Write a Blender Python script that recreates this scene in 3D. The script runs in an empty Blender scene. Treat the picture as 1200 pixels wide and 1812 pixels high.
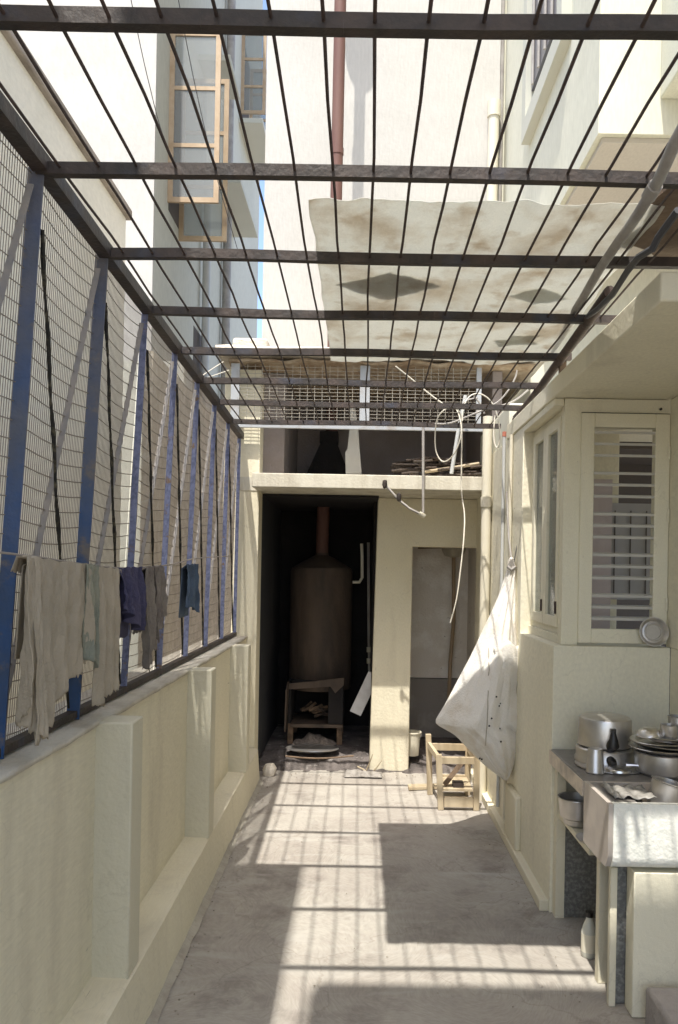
import bpy, bmesh, math, random
from mathutils import Vector, Matrix, noise
R = math.radians
rnd = random.Random(7)
sc = bpy.context.scene
C = sc.collection

# ------------------------------------------------------------------ camera
F = 1409.0; CAMH = 1.55
ROLL = 0.018; PPX, PPY = 640.0, 1010.0        # principal point in photo pixels
cam_d = bpy.data.cameras.new('camera'); cam = bpy.data.objects.new('camera', cam_d); C.objects.link(cam)
cam_d.sensor_fit = 'HORIZONTAL'; cam_d.sensor_width = 36.0; cam_d.lens = 36.0 * F / 1200.0
cam_d.clip_end = 500; cam_d.clip_start = 0.05
cam_d.shift_x = -(PPX - 600) / 1200; cam_d.shift_y = (PPY - 906) / 1200
RM = Matrix.Rotation(R(90), 4, 'X') @ Matrix.Rotation(ROLL, 4, 'Z')
cam.matrix_world = Matrix.Translation((0, 0, CAMH)) @ RM
sc.camera = cam
# ------------------------------------------------------------------ world and sun
SD = Vector((0.30, 1.13, -2.60)).normalized()      # direction the sunlight travels
elev = math.asin(-SD.z); azim = math.atan2(-SD.x, -SD.y)
w = bpy.data.worlds.new('World'); sc.world = w; w.use_nodes = True
nt = w.node_tree; nt.nodes.clear()
sky = nt.nodes.new('ShaderNodeTexSky'); sky.sky_type = 'NISHITA'; sky.sun_disc = False
sky.sun_elevation = elev; sky.sun_rotation = azim; sky.dust_density = 2.5; sky.air_density = 1.0; sky.ozone_density = 1.0
bg = nt.nodes.new('ShaderNodeBackground'); bg.inputs['Strength'].default_value = 0.15
wo = nt.nodes.new('ShaderNodeOutputWorld')
nt.links.new(sky.outputs[0], bg.inputs[0]); nt.links.new(bg.outputs[0], wo.inputs[0])
sd = bpy.data.lights.new('sun', 'SUN'); sd.energy = 2.5; sd.angle = R(0.55); sd.color = (1.0, 0.95, 0.87)
sun = bpy.data.objects.new('sun', sd); C.objects.link(sun); sun.rotation_euler = SD.to_track_quat('-Z', 'Y').to_euler()
sun.location = (-3, -11, 26)
sc.view_settings.view_transform = 'Standard'; sc.view_settings.look = 'None'
sc.view_settings.gamma = 1; sc.view_settings.exposure = 1.35
try:
    sc.cycles.max_bounces = 10; sc.cycles.diffuse_bounces = 6
except Exception: pass

# ------------------------------------------------------------------ helpers
def W(px, py, Y):
    """point of the scene seen at photo position px,py and standing at distance Y down the yard"""
    d = RM.to_3x3() @ Vector(((px - PPX) / F, -(py - PPY) / F, -1))
    k = Y / d.y
    return Vector((0, 0, CAMH)) + d * k

class MB:
    def __init__(s): s.v = []; s.f = []
    def add(s, vs, fs):
        o = len(s.v); s.v += [tuple(v) for v in vs]; s.f += [tuple(i + o for i in f) for f in fs]; return s
    def box(s, x0, x1, y0, y1, z0, z1):
        return s.add([(x0,y0,z0),(x1,y0,z0),(x1,y1,z0),(x0,y1,z0),(x0,y0,z1),(x1,y0,z1),(x1,y1,z1),(x0,y1,z1)],
                     [(3,2,1,0),(4,5,6,7),(0,1,5,4),(1,2,6,5),(2,3,7,6),(3,0,4,7)])
    def beam(s, a, b, w, h, up=(0,0,1)):
        a = Vector(a); b = Vector(b); d = (b - a).normalized(); u = Vector(up)
        if abs(d.dot(u)) > .95: u = Vector((0, 1, 0))
        sx = d.cross(u).normalized(); sy = sx.cross(d).normalized()
        vs = []
        for p in (a, b):
            for i, j in ((-1,-1),(1,-1),(1,1),(-1,1)): vs.append(p + sx*w/2*i + sy*h/2*j)
        return s.add(vs, [(3,2,1,0),(4,5,6,7),(0,1,5,4),(1,2,6,5),(2,3,7,6),(3,0,4,7)])
    def tube(s, pts, r, n=8, cap=True):
        pts = [Vector(p) for p in pts]; N = len(pts)
        rs = r if isinstance(r, (list, tuple)) else [r] * N
        t = [(pts[min(i+1, N-1)] - pts[max(i-1, 0)]).normalized() for i in range(N)]
        u = t[0].orthogonal().normalized(); vs = []
        for i in range(N):
            u = (u - t[i] * u.dot(t[i])).normalized(); q = t[i].cross(u)
            for k in range(n):
                a = 2*math.pi*k/n; vs.append(pts[i] + (u*math.cos(a) + q*math.sin(a)) * rs[i])
        fs = [(i*n+k, i*n+(k+1)%n, (i+1)*n+(k+1)%n, (i+1)*n+k) for i in range(N-1) for k in range(n)]
        if cap: fs += [tuple(range(n-1, -1, -1)), tuple(range((N-1)*n, N*n))]
        return s.add(vs, fs)
    def lathe(s, c, prof, n=32, M=None):
        c = Vector(c); vs = []
        for r, z in prof:
            for k in range(n):
                a = 2*math.pi*k/n; p = Vector((r*math.cos(a), r*math.sin(a), z))
                vs.append(c + (M @ p if M else p))
        m = len(prof)
        fs = [(i*n+k, i*n+(k+1)%n, (i+1)*n+(k+1)%n, (i+1)*n+k) for i in range(m-1) for k in range(n)]
        fs += [tuple(range(n-1, -1, -1)), tuple(range((m-1)*n, m*n))]
        return s.add(vs, fs)
    def grid(s, nx, ny, fn):
        vs = [fn(i/nx, j/ny) for j in range(ny+1) for i in range(nx+1)]
        fs = [(j*(nx+1)+i, j*(nx+1)+i+1, (j+1)*(nx+1)+i+1, (j+1)*(nx+1)+i) for j in range(ny) for i in range(nx)]
        return s.add(vs, fs)
    def prism(s, poly, off):
        """poly: 3D points of one flat face; off: extrusion vector"""
        n = len(poly); off = Vector(off); vs = [Vector(p) for p in poly] + [Vector(p)+off for p in poly]
        return s.add(vs, [tuple(range(n-1,-1,-1)), tuple(range(n, 2*n))] + [(i, (i+1)%n, n+(i+1)%n, n+i) for i in range(n)])
    def build(s, name, m, parent=None, bevel=0, solid=0, jitter=0):
        org = worldloc(parent) if parent else Vector((0,0,0))
        vs = [Vector(v) - org for v in s.v]
        if jitter:
            for v in vs: v += Vector(noise.noise_vector(v*9)) * jitter
        me = bpy.data.meshes.new(name); me.from_pydata([tuple(v) for v in vs], [], s.f); me.update()
        b = bmesh.new(); b.from_mesh(me); bmesh.ops.recalc_face_normals(b, faces=b.faces); b.to_mesh(me); b.free()
        for p in me.polygons: p.use_smooth = True
        me.set_sharp_from_angle(angle=R(38))
        me.materials.append(m)
        o = bpy.data.objects.new(name, me); C.objects.link(o)
        if parent: o.parent = parent
        if solid:
            d = o.modifiers.new('thickness', 'SOLIDIFY'); d.thickness = solid; d.offset = 0
        if bevel:
            d = o.modifiers.new('edges', 'BEVEL'); d.width = bevel; d.segments = 2; d.limit_method = 'ANGLE'; d.angle_limit = R(50)
        return o
def worldloc(o):
    l = Vector((0,0,0))
    while o: l += o.location; o = o.parent
    return l
def tag(o, label, cat, group=None, kind=None):
    o['label'] = label; o['category'] = cat
    if group: o['group'] = group
    if kind: o['kind'] = kind
    return o
def thing(name, label, cat, loc, group=None):
    o = bpy.data.objects.new(name, None); C.objects.link(o); o.location = loc; o.empty_display_size = .1
    return tag(o, label, cat, group)
def struct(o): o['kind'] = 'structure'; return o
def dup(root, loc, label):
    r = root.copy(); C.objects.link(r); r.location = loc; r['label'] = label
    for ch in root.children:
        c = ch.copy(); C.objects.link(c); c.parent = r
        for g in ch.children:
            d = g.copy(); C.objects.link(d); d.parent = c
    return r

# ------------------------------------------------------------------ materials
def mat(name, col, rough=.8, col2=None, scale=3., contrast=(.4,.65), streak=False, bump=0., bscale=60., metal=0.,
        col3=None, scale3=14., c3=(.6,.7), fine=.06, trans=None, alpha=None, spec=None, grime=False):
    m = bpy.data.materials.new(name); m.use_nodes = True; t = m.node_tree; N = t.nodes; L = t.links
    b = N['Principled BSDF']; b.inputs['Roughness'].default_value = rough; b.inputs['Metallic'].default_value = metal
    if spec is not None: b.inputs['Specular IOR Level'].default_value = spec
    tc = N.new('ShaderNodeTexCoord'); mp = N.new('ShaderNodeMapping'); L.new(tc.outputs['Object'], mp.inputs[0])
    if streak: mp.inputs['Scale'].default_value = (1, 1, .22)
    cur = None
    def mix(a, bcol, fac):
        x = N.new('ShaderNodeMix'); x.data_type = 'RGBA'
        if hasattr(a, 'links'): L.new(a, x.inputs[6])
        else: x.inputs[6].default_value = (*a, 1)
        x.inputs[7].default_value = (*bcol, 1); L.new(fac, x.inputs[0]); return x.outputs[2]
    def ns(sca, lo, hi, det=6, coord=mp):
        n = N.new('ShaderNodeTexNoise'); n.inputs['Scale'].default_value = sca; n.inputs['Detail'].default_value = det
        n.inputs['Roughness'].default_value = .62; L.new(coord.outputs[0], n.inputs['Vector'])
        r = N.new('ShaderNodeMapRange'); r.inputs[1].default_value = lo; r.inputs[2].default_value = hi; L.new(n.outputs[0], r.inputs[0]); return r.outputs[0]
    cur = col
    if col2: cur = mix(cur, col2, ns(scale, *contrast))
    if col3: cur = mix(cur, col3, ns(scale3, *c3))
    if grime:   # hairline cracks and small scuffs in the paint
        v = N.new('ShaderNodeTexVoronoi'); v.feature = 'DISTANCE_TO_EDGE'; v.inputs['Scale'].default_value = 1.1
        n2 = N.new('ShaderNodeTexNoise'); n2.inputs['Scale'].default_value = 3; n2.inputs['Detail'].default_value = 8; L.new(tc.outputs['Object'], n2.inputs['Vector'])
        ad = N.new('ShaderNodeMix'); ad.data_type = 'RGBA'; ad.blend_type = 'ADD'; ad.inputs[0].default_value = .6; L.new(tc.outputs['Object'], ad.inputs[6]); L.new(n2.outputs[1], ad.inputs[7]); L.new(ad.outputs[2], v.inputs['Vector'])
        r2 = N.new('ShaderNodeMapRange'); r2.inputs[2].default_value = .004; r2.inputs[3].default_value = .16; r2.inputs[4].default_value = 0.; L.new(v.outputs[0], r2.inputs[0])
        cur = mix(cur, (.30,.27,.21), r2.outputs[0])
        cur = mix(cur, (.26,.23,.18), ns(34, .70, .76, 4, tc))
    if fine:
        f2 = ns(120, .3, .7, 3, tc); g = N.new('ShaderNodeMapRange'); g.inputs[3].default_value = 1-fine; g.inputs[4].default_value = 1+fine; L.new(f2, g.inputs[0])
        x = N.new('ShaderNodeVectorMath'); x.operation = 'SCALE'
        if hasattr(cur, 'links'): L.new(cur, x.inputs[0])
        else: x.inputs[0].default_value = cur
        L.new(g.outputs[0], x.inputs['Scale']); cur = x.outputs[0]
    if hasattr(cur, 'links'): L.new(cur, b.inputs['Base Color'])
    else: b.inputs['Base Color'].default_value = (*cur, 1)
    if bump:
        n = N.new('ShaderNodeTexNoise'); n.inputs['Scale'].default_value = bscale; n.inputs['Detail'].default_value = 5; L.new(tc.outputs['Object'], n.inputs['Vector'])
        n_ = N.new('ShaderNodeTexNoise'); n_.inputs['Scale'].default_value = 5; n_.inputs['Detail'].default_value = 3; L.new(tc.outputs['Object'], n_.inputs['Vector']); ma = N.new('ShaderNodeMath'); ma.operation = 'MULTIPLY_ADD'; L.new(n_.outputs[0], ma.inputs[0]); ma.inputs[1].default_value = 1.1; L.new(n.outputs[0], ma.inputs[2])
        bm = N.new('ShaderNodeBump'); bm.inputs['Strength'].default_value = bump; bm.inputs['Distance'].default_value = .01; L.new(ma.outputs[0], bm.inputs['Height']); L.new(bm.outputs[0], b.inputs['Normal'])
    if trans:
        tr = N.new('ShaderNodeBsdfTranslucent')
        if hasattr(cur, 'links'): L.new(cur, tr.inputs[0])
        else: tr.inputs[0].default_value = (*cur, 1)
        ms = N.new('ShaderNodeMixShader'); ms.inputs[0].default_value = trans
        L.new(b.outputs[0], ms.inputs[1]); L.new(tr.outputs[0], ms.inputs[2]); L.new(ms.outputs[0], N['Material Output'].inputs[0])
    return m
cream   = mat('cream_paint', (.73,.68,.52), .85, (.66,.61,.465), 1.2, streak=True, bump=.35, bscale=45, col3=(.52,.47,.36), scale3=3.5, c3=(.55,.85), grime=True)
creamL  = mat('cream_paint_house', (.75,.71,.56), .8, (.70,.66,.52), 1.5, streak=True, bump=.25, bscale=40, col3=(.50,.46,.36), scale3=2.6, c3=(.55,.85), grime=True)
creamD  = mat('weathered_cream', (.56,.52,.42), .9, (.34,.31,.25), 2.2, (.45,.75), streak=True, bump=.4, bscale=50)
coping  = mat('coping_cement', (.56,.53,.46), .9, (.42,.38,.32), 7, (.4,.7), bump=.5, bscale=60)
white   = mat('white_wall', (.50,.485,.445), .9, (.465,.45,.41), 1.2, bump=.2, bscale=30)
greyw   = mat('pale_grey_wall', (.55,.55,.475), .9, (.51,.51,.44), .6, streak=True)
nwall   = mat('neighbour_wall', (.76,.735,.65), .9, (.69,.67,.58), 1.3, streak=True, bump=.2)
capm    = mat('parapet_cap', (.34,.30,.26), .9, (.22,.19,.16), 4)
yell    = mat('yellow_cream', (.64,.63,.52), .85, (.60,.59,.48), 2)
slabm   = mat('slab_concrete', (.60,.57,.47), .9, (.40,.36,.28), 9, (.45,.75), streak=True, bump=.25, grime=True)
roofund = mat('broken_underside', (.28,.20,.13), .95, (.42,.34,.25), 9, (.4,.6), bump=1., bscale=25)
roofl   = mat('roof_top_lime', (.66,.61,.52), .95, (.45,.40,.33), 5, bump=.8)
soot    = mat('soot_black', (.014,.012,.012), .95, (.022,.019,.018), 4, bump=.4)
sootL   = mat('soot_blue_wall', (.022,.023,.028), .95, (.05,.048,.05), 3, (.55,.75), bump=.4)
attic   = mat('attic_wall', (.25,.215,.20), .95, (.31,.27,.26), 2, bump=.3)
plasterL= mat('bare_plaster', (.74,.69,.62), .95, (.86,.83,.78), 3, (.5,.62), bump=.5, col3=(.24,.20,.18), scale3=9, c3=(.66,.7))
plasterD= mat('damp_plaster', (.30,.275,.25), .95, (.40,.37,.34), 4, (.5,.65), bump=.5)
blue    = mat('blue_paint_worn', (.022,.080,.235), .6, (.055,.085,.15), 4, (.38,.62), bump=.3, col3=(.16,.14,.125), scale3=9, c3=(.57,.66))
darkst  = mat('dark_painted_steel', (.030,.024,.021), .6, (.06,.042,.034), 9, (.4,.65), bump=.3, col3=(.035,.04,.06), scale3=4, c3=(.55,.7))
rusty   = mat('rusty_bar', (.045,.030,.024), .7, (.08,.05,.04), 18, bump=.3)
wire    = mat('mesh_wire', (.21,.18,.15), .6, (.30,.26,.22), 20)
wireL   = mat('pale_mesh_wire', (.42,.39,.33), .6, (.3,.27,.22), 20)
paleblue= mat('pale_blue_frame', (.38,.40,.42), .7, (.30,.27,.24), 8, (.5,.7))
blackrod= mat('black_rod', (.018,.017,.014), .8, (.11,.095,.06), 40, (.5,.7))
greystr = mat('grey_flat_bar', (.26,.25,.25), .7, (.34,.31,.28), 10)
sheetm  = mat('dirty_translucent_sheet', (.74,.74,.69), .6, (.60,.56,.48), 4, (.48,.68), trans=.50, bump=.6, bscale=12, col3=(.50,.43,.33), scale3=9, c3=(.55,.80))
wood    = mat('raw_wood', (.50,.42,.29), .7, (.38,.30,.19), 6, streak=True, fine=.1)
woodw   = mat('window_wood', (.46,.35,.23), .6, (.38,.27,.16), 5)
scrapm = mat('pale_scrap', (.30,.27,.22), .9, (.2,.18,.15), 9)
oldwood = mat('old_ply', (.20,.14,.09), .85, (.12,.08,.055), 8, bump=.4)
pvc     = mat('cream_pvc_pipe', (.64,.60,.48), .5, (.55,.50,.38), 5, (.5,.8))
greypvc = mat('grey_conduit', (.36,.34,.31), .6, (.26,.24,.22), 7)
bluepvc = mat('pale_bluish_pipe', (.44,.45,.44), .5, (.48,.49,.48), 6)
brownp  = mat('rust_brown_flue', (.15,.075,.055), .7, (.12,.05,.04), 4, streak=True)
boilm   = mat('boiler_rust', (.11,.078,.055), .75, (.055,.040,.030), 5, (.4,.65), bump=.5, bscale=20, streak=True)
ash     = mat('grey_ash', (.30,.26,.22), 1., (.16,.13,.11), 30, bump=1., bscale=80)
twig    = mat('dark_twigs', (.075,.055,.042), .9, (.035,.028,.022), 14, bump=.6)
log     = mat('charred_wood', (.20,.13,.08), .9, (.05,.035,.025), 14, bump=.6)
steel   = mat('stainless_steel', (.74,.72,.70), .28, (.66,.64,.62), 8, metal=1., fine=.03)
alu     = mat('aluminium_worn', (.63,.60,.57), .36, (.52,.50,.47), 10, metal=.85, fine=.03)
sinkst  = mat('brushed_sink_side', (.60,.54,.48), .55, (.50,.45,.41), 7, metal=.25)
blackp  = mat('black_plastic', (.015,.014,.014), .4, fine=0)
granite = mat('pale_granite', (.92,.91,.84), .8, (.82,.83,.76), 30, (.35,.6), bump=.3, bscale=70)
granD   = mat('dark_granite', (.14,.14,.13), .8, (.24,.24,.22), 60, (.45,.6), bump=.5, bscale=90)
counterm= mat('counter_stone', (.17,.155,.14), .35, (.23,.21,.19), 20)
sackm   = mat('white_sackcloth', (.86,.83,.77), .9, (.74,.68,.58), 5, (.5,.75), bump=.5, bscale=120, trans=.18, col3=(.66,.58,.46), scale3=2.5, c3=(.55,.75))
clothB  = mat('beige_cloth', (.50,.44,.35), .95, (.42,.37,.29), 6, bump=.4, bscale=150, trans=.22)
clothG  = mat('grey_green_cloth', (.33,.33,.26), .95, (.24,.26,.22), 8, bump=.4, bscale=150, trans=.15)
clothN  = mat('navy_cloth', (.045,.045,.10), .95, (.07,.065,.12), 8, bump=.4, bscale=150)
clothD  = mat('dark_grey_cloth', (.22,.195,.17), .95, (.14,.12,.11), 12, bump=.4, bscale=150)
clothT  = mat('blue_grey_cloth', (.075,.115,.18), .95, (.05,.075,.12), 10, bump=.4, bscale=150)
cablem  = mat('white_cable', (.68,.64,.54), .5, fine=0)
darkcab = mat('dark_cable', (.05,.05,.055), .6, fine=0)
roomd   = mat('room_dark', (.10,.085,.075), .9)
roomcur = mat('room_curtain', (.50,.44,.43), .9, (.42,.36,.36), 3, streak=True)
cabinet = mat('room_cabinet', (.34,.33,.33), .6)
cement  = mat('grey_cement', (.28,.26,.25), .9, (.36,.33,.31), 5, bump=.6, bscale=40)
redp    = mat('faded_red_plastic', (.42,.15,.10), .6)
dirt    = mat('ground_soil', (.36,.32,.27), 1., (.28,.25,.21), 2)
def glass_mat():
    m = bpy.data.materials.new('window_glass'); m.use_nodes = True; t = m.node_tree; N = t.nodes; L = t.links
    b = N['Principled BSDF']; b.inputs['Base Color'].default_value = (.40,.41,.40,1); b.inputs['Roughness'].default_value = .05
    tr = N.new('ShaderNodeBsdfTransparent'); tr.inputs[0].default_value = (.82,.84,.82,1); ms = N.new('ShaderNodeMixShader'); ms.inputs[0].default_value = .38
    L.new(tr.outputs[0], ms.inputs[1]); L.new(b.outputs[0], ms.inputs[2]); L.new(ms.outputs[0], N['Material Output'].inputs[0]); return m
glass = glass_mat()
cement2 = mat('cement_skirt', (.44,.41,.34), .95, (.33,.30,.25), 9, bump=.6, bscale=50)
pilm = mat('greenish_cream', (.63,.595,.465), .85, (.57,.54,.42), 1.5, streak=True, bump=.35, bscale=45, col3=(.42,.40,.32), scale3=4, c3=(.6,.85), grime=True)
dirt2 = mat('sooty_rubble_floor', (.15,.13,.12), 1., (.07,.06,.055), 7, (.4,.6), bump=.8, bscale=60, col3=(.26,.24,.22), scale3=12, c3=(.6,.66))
def wear(m, z0, z1, c):
    # paint worn to bare grey steel towards the head of the post
    t = m.node_tree; N = t.nodes; L = t.links; b = N['Principled BSDF']
    tc = N.new('ShaderNodeTexCoord'); sp = N.new('ShaderNodeSeparateXYZ'); L.new(tc.outputs['Object'], sp.inputs[0])
    n = N.new('ShaderNodeTexNoise'); n.inputs['Scale'].default_value = 7; n.inputs['Detail'].default_value = 6; L.new(tc.outputs['Object'], n.inputs['Vector'])
    a = N.new('ShaderNodeMath'); a.operation = 'MULTIPLY_ADD'; L.new(n.outputs[0], a.inputs[0]); a.inputs[1].default_value = 1.6; L.new(sp.outputs[2], a.inputs[2])
    r = N.new('ShaderNodeMapRange'); r.inputs[1].default_value = z0+.8; r.inputs[2].default_value = z1+.8; r.inputs[4].default_value = .65; L.new(a.outputs[0], r.inputs[0])
    x = N.new('ShaderNodeMix'); x.data_type = 'RGBA'; L.new(r.outputs[0], x.inputs[0]); L.new(b.inputs['Base Color'].links[0].from_socket, x.inputs[6]); x.inputs[7].default_value = (*c, 1)
    L.new(x.outputs[2], b.inputs['Base Color'])
wear(blue, .35, 1.35, (.17,.165,.18))
blue_lit = mat('sunlit_blue_paint', (.20,.225,.37), .5, (.12,.14,.24), 40, (.42,.6), bump=.3, col3=(.22,.15,.10), scale3=16, c3=(.60,.66))  # rust-flecked blue paint, lightened to carry the sun on the far posts
def floor_mat():
    m = mat('cement_floor', (.385,.36,.315), .88, (.31,.28,.245), 1.6, (.38,.66), bump=.35, bscale=22, col3=(.19,.165,.145), scale3=3.4, c3=(.52,.74), fine=.12)
    t = m.node_tree; N = t.nodes; L = t.links; b = N['Principled BSDF']
    tc = N.new('ShaderNodeTexCoord')
    mp = N.new('ShaderNodeMapping'); mp.inputs['Scale'].default_value = (.6, 2.2, 1); L.new(tc.outputs['Object'], mp.inputs[0])
    n1 = N.new('ShaderNodeTexNoise'); n1.inputs['Scale'].default_value = 3.1; n1.inputs['Detail'].default_value = 9; n1.inputs['Distortion'].default_value = 1.2; L.new(mp.outputs[0], n1.inputs['Vector'])
    r = N.new('ShaderNodeMapRange'); r.inputs[1].default_value = .56; r.inputs[2].default_value = .80; L.new(n1.outputs[0], r.inputs[0])
    src = b.inputs['Base Color'].links[0].from_socket
    x = N.new('ShaderNodeMix'); x.data_type = 'RGBA'; L.new(r.outputs[0], x.inputs[0]); L.new(src, x.inputs[6]); x.inputs[7].default_value = (.43,.41,.37,1)
    # fine cracks
    v = N.new('ShaderNodeTexVoronoi'); v.feature = 'DISTANCE_TO_EDGE'; v.inputs['Scale'].default_value = .9
    n2 = N.new('ShaderNodeTexNoise'); n2.inputs['Scale'].default_value = 5; n2.inputs['Detail'].default_value = 6; L.new(tc.outputs['Object'], n2.inputs['Vector'])
    ad = N.new('ShaderNodeMix'); ad.data_type = 'RGBA'; ad.blend_type = 'ADD'; ad.inputs[0].default_value = .35; L.new(tc.outputs['Object'], ad.inputs[6]); L.new(n2.outputs[1], ad.inputs[7]); L.new(ad.outputs[2], v.inputs['Vector'])
    r2 = N.new('ShaderNodeMapRange'); r2.inputs[1].default_value = .0; r2.inputs[2].default_value = .006; r2.inputs[3].default_value = .40; r2.inputs[4].default_value = 0.; L.new(v.outputs[0], r2.inputs[0])
    y = N.new('ShaderNodeMix'); y.data_type = 'RGBA'; L.new(r2.outputs[0], y.inputs[0]); L.new(x.outputs[2], y.inputs[6]); y.inputs[7].default_value = (.20,.17,.14,1)
    L.new(y.outputs[2], b.inputs['Base Color']); return m
floorm = floor_mat()
def stone_mat():
    m = mat('rubble_stone', (.58,.52,.42), .95, (.42,.37,.29), 5, bump=.8, bscale=25)
    t = m.node_tree; N = t.nodes; L = t.links; b = N['Principled BSDF']
    tc = N.new('ShaderNodeTexCoord'); v = N.new('ShaderNodeTexVoronoi'); v.inputs['Scale'].default_value = 7; v.feature = 'DISTANCE_TO_EDGE'
    L.new(tc.outputs['Object'], v.inputs['Vector'])
    r2 = N.new('ShaderNodeMapRange'); r2.inputs[1].default_value = .01; r2.inputs[2].default_value = .08; r2.inputs[3].default_value = .9; r2.inputs[4].default_value = 0.; L.new(v.outputs[0], r2.inputs[0])
    y = N.new('ShaderNodeMix'); y.data_type = 'RGBA'; L.new(r2.outputs[0], y.inputs[0]); L.new(b.inputs['Base Color'].links[0].from_socket, y.inputs[6]); y.inputs[7].default_value = (.60,.56,.48,1)
    L.new(y.outputs[2], b.inputs['Base Color']); return m
stonem = stone_mat()

# ================================================================== SETTING
struct(MB().box(-150, 150, -60, 200, -.5, -.03).build('ground', dirt))
fl = MB().grid(40, 90, lambda u, v: (-1.0 + 3.4*u, -2.0 + 8.16*v, .004*noise.noise(Vector((u*6, v*14, 0)))))
struct(fl.build('yard_floor', floorm))

b = MB()
for i in range(420):
    e = rnd.random()
    x = (-.70 + abs(rnd.gauss(0, .05))) if e < .4 else ((.82 - abs(rnd.gauss(0, .06))) if e < .6 else rnd.uniform(-.65, .8)); y = rnd.uniform(2.4, 6.05)
    if e > .88: y = 6.05 - abs(rnd.gauss(0, .09))
    r_ = rnd.uniform(.0015, .006) * (1.5 if e > .88 else 1); a = rnd.random() * 6
    b.add([(x + r_*math.cos(a+q*2.1), y + r_*math.sin(a+q*2.1), .005) for q in range(3)] + [(x, y, .005 + r_*.8)], [(0,1,2),(0,1,3),(1,2,3),(2,0,3)])
o = b.build('floor_grit', mat('grit', (.40,.36,.30), 1., (.18,.15,.12), 30)); o['kind'] = 'stuff'; o['label'] = 'scattered grit and paint chips along the edges of the yard floor'; o['category'] = 'grit'

# ------------------------------------------------------------------ left parapet wall
FX = -.91                                  # fence foot line
par = thing('parapet_wall', 'low cream parapet wall with pilasters carrying the blue mesh fence', 'wall', (-.95, 3, 0))
b = MB().box(-1.06, -.832, -1.5, 6.3, 0, 1.045); b.build('wall_body', cream, par, bevel=.006)
MB().grid(3, 80, lambda u, v: (-1.07 + .248*u + .004*noise.noise(Vector((v*40, u, 3))), -1.5 + 7.3*v, 1.052 + .006*noise.noise(Vector((u*3, v*50, 0))))).build('coping', coping, par, solid=.018)
# plinth: sloping ledge at the foot of the wall
b = MB(); sec = [(-.85, 0), (-.690, 0), (-.695, .025), (-.710, .235), (-.722, .245), (-.85, .25)]
ys = [-1.5 + i*.235 for i in range(32)]
vs = []
for y in ys:
    dx = -.02 * max(0, y - 2.5) / 3.5
    for k, (x, z) in enumerate(sec): vs.append((x + (dx if k else 0) + .003*noise.noise(Vector((y*5, k, 1))), y, z + .003*noise.noise(Vector((y*4, k, 5)))))
n = len(sec); fs = [(i*n+k, i*n+k+1, (i+1)*n+k+1, (i+1)*n+k) for i in range(len(ys)-1) for k in range(n-1)]
b.add(vs, fs); b.build('plinth', cream, par)
MB().grid(4, 160, lambda u, v: (-.715 - .012*max(0, v*7.28-4)/3.5*1.6 + (.048 + .012*noise.noise(Vector((v*60, 0, 4))))*u, -1.5 + 7.28*v, .045*(1-u)**1.5 + .004 + .004*noise.noise(Vector((u*3, v*90, 1))))).build('cement_skirt', cement2, par)
for i, y0 in enumerate((1.2, 2.50, 3.83, 5.08)):
    MB().box(-.850, -.716, y0+.02, y0 + .145, .24, 1.056).build('pilaster', pilm, par, bevel=.006)

# ------------------------------------------------------------------ mesh fence on the parapet
S = .535
PZ = [(k + 1.733) * S for k in range(1, 11)]   # distances of the posts p1.. along the yard
def railx(y): return -.822 - .056 * max(0, (y - 2.0)) / 3.2
def railz(y): return 2.555 - .012 * (y - 2.0)
fence = thing('mesh_fence', 'blue angle iron fence with welded wire mesh and crossed braces on the parapet', 'fence', (FX, 3.8, 1.06))
ft = [FX, 1.066]
for k in range(0, 10):
    y = (k + 1.733) * S
    if k == 0: y = 1.46-S
    if k == 9: y = PZ[8]
    w_ = .040 if k < 4 else .025
    b = MB(); zt = railz(y) - .01
    # angle iron: two flanges
    b.beam((FX + .0, y, 1.062), (railx(y) - .012, y, zt), w_, .006, up=(0,1,0))
    b.beam((FX - w_/2 + .003, y + w_/2, 1.062), (railx(y) - w_/2 + .003, y + w_/2, zt), .006, w_, up=(0,1,0))
    b.build('post', blue if k < 4 else blue_lit, fence)
ys_ = [.2, 2.0, 3.6, 5.2, 5.76]
b = MB()
for a, c in zip(ys_[:-1], ys_[1:]):
    b.beam((railx(a), a, railz(a)), (railx(c), c, railz(c)), .040, .040)
b.build('top_rail', darkst, fence)
MB().beam((FX, .2, 1.078), (FX, 5.76, 1.078), .030, .022).build('bottom_rail', darkst, fence)
for k in range(0, 9):
    y0 = (k + .733 + 1) * S; y1 = y0 + S
    if k == 0: y0, y1 = .93, 2.0 - .0
    if k == 1: continue
    b = MB(); nv = int((y1 - y0) / .0131)
    for i in range(1, nv):
        y = y0 + (y1 - y0) * i / nv
        b.tube([(FX - .024, y, 1.08), (railx(y) - .024, y, railz(y))], .0012, 3, False)
    for j in range(31):
        t = (j + .5) / 31; pts = []
        ph = rnd.random() * .4
        for i in range(7):
            y = y0 + (y1 - y0) * i / 6
            x = FX + (railx(y) - FX) * t - .022; z = 1.08 + (railz(y) - 1.08) * t - .020 * math.sin(math.pi * i / 6) * (.4 + t * .8 + ph * .3)
            pts.append((x, y, z))
        b.tube(pts, .0019, 3, False)
    b.build('mesh_panel', wire, fence)
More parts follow.
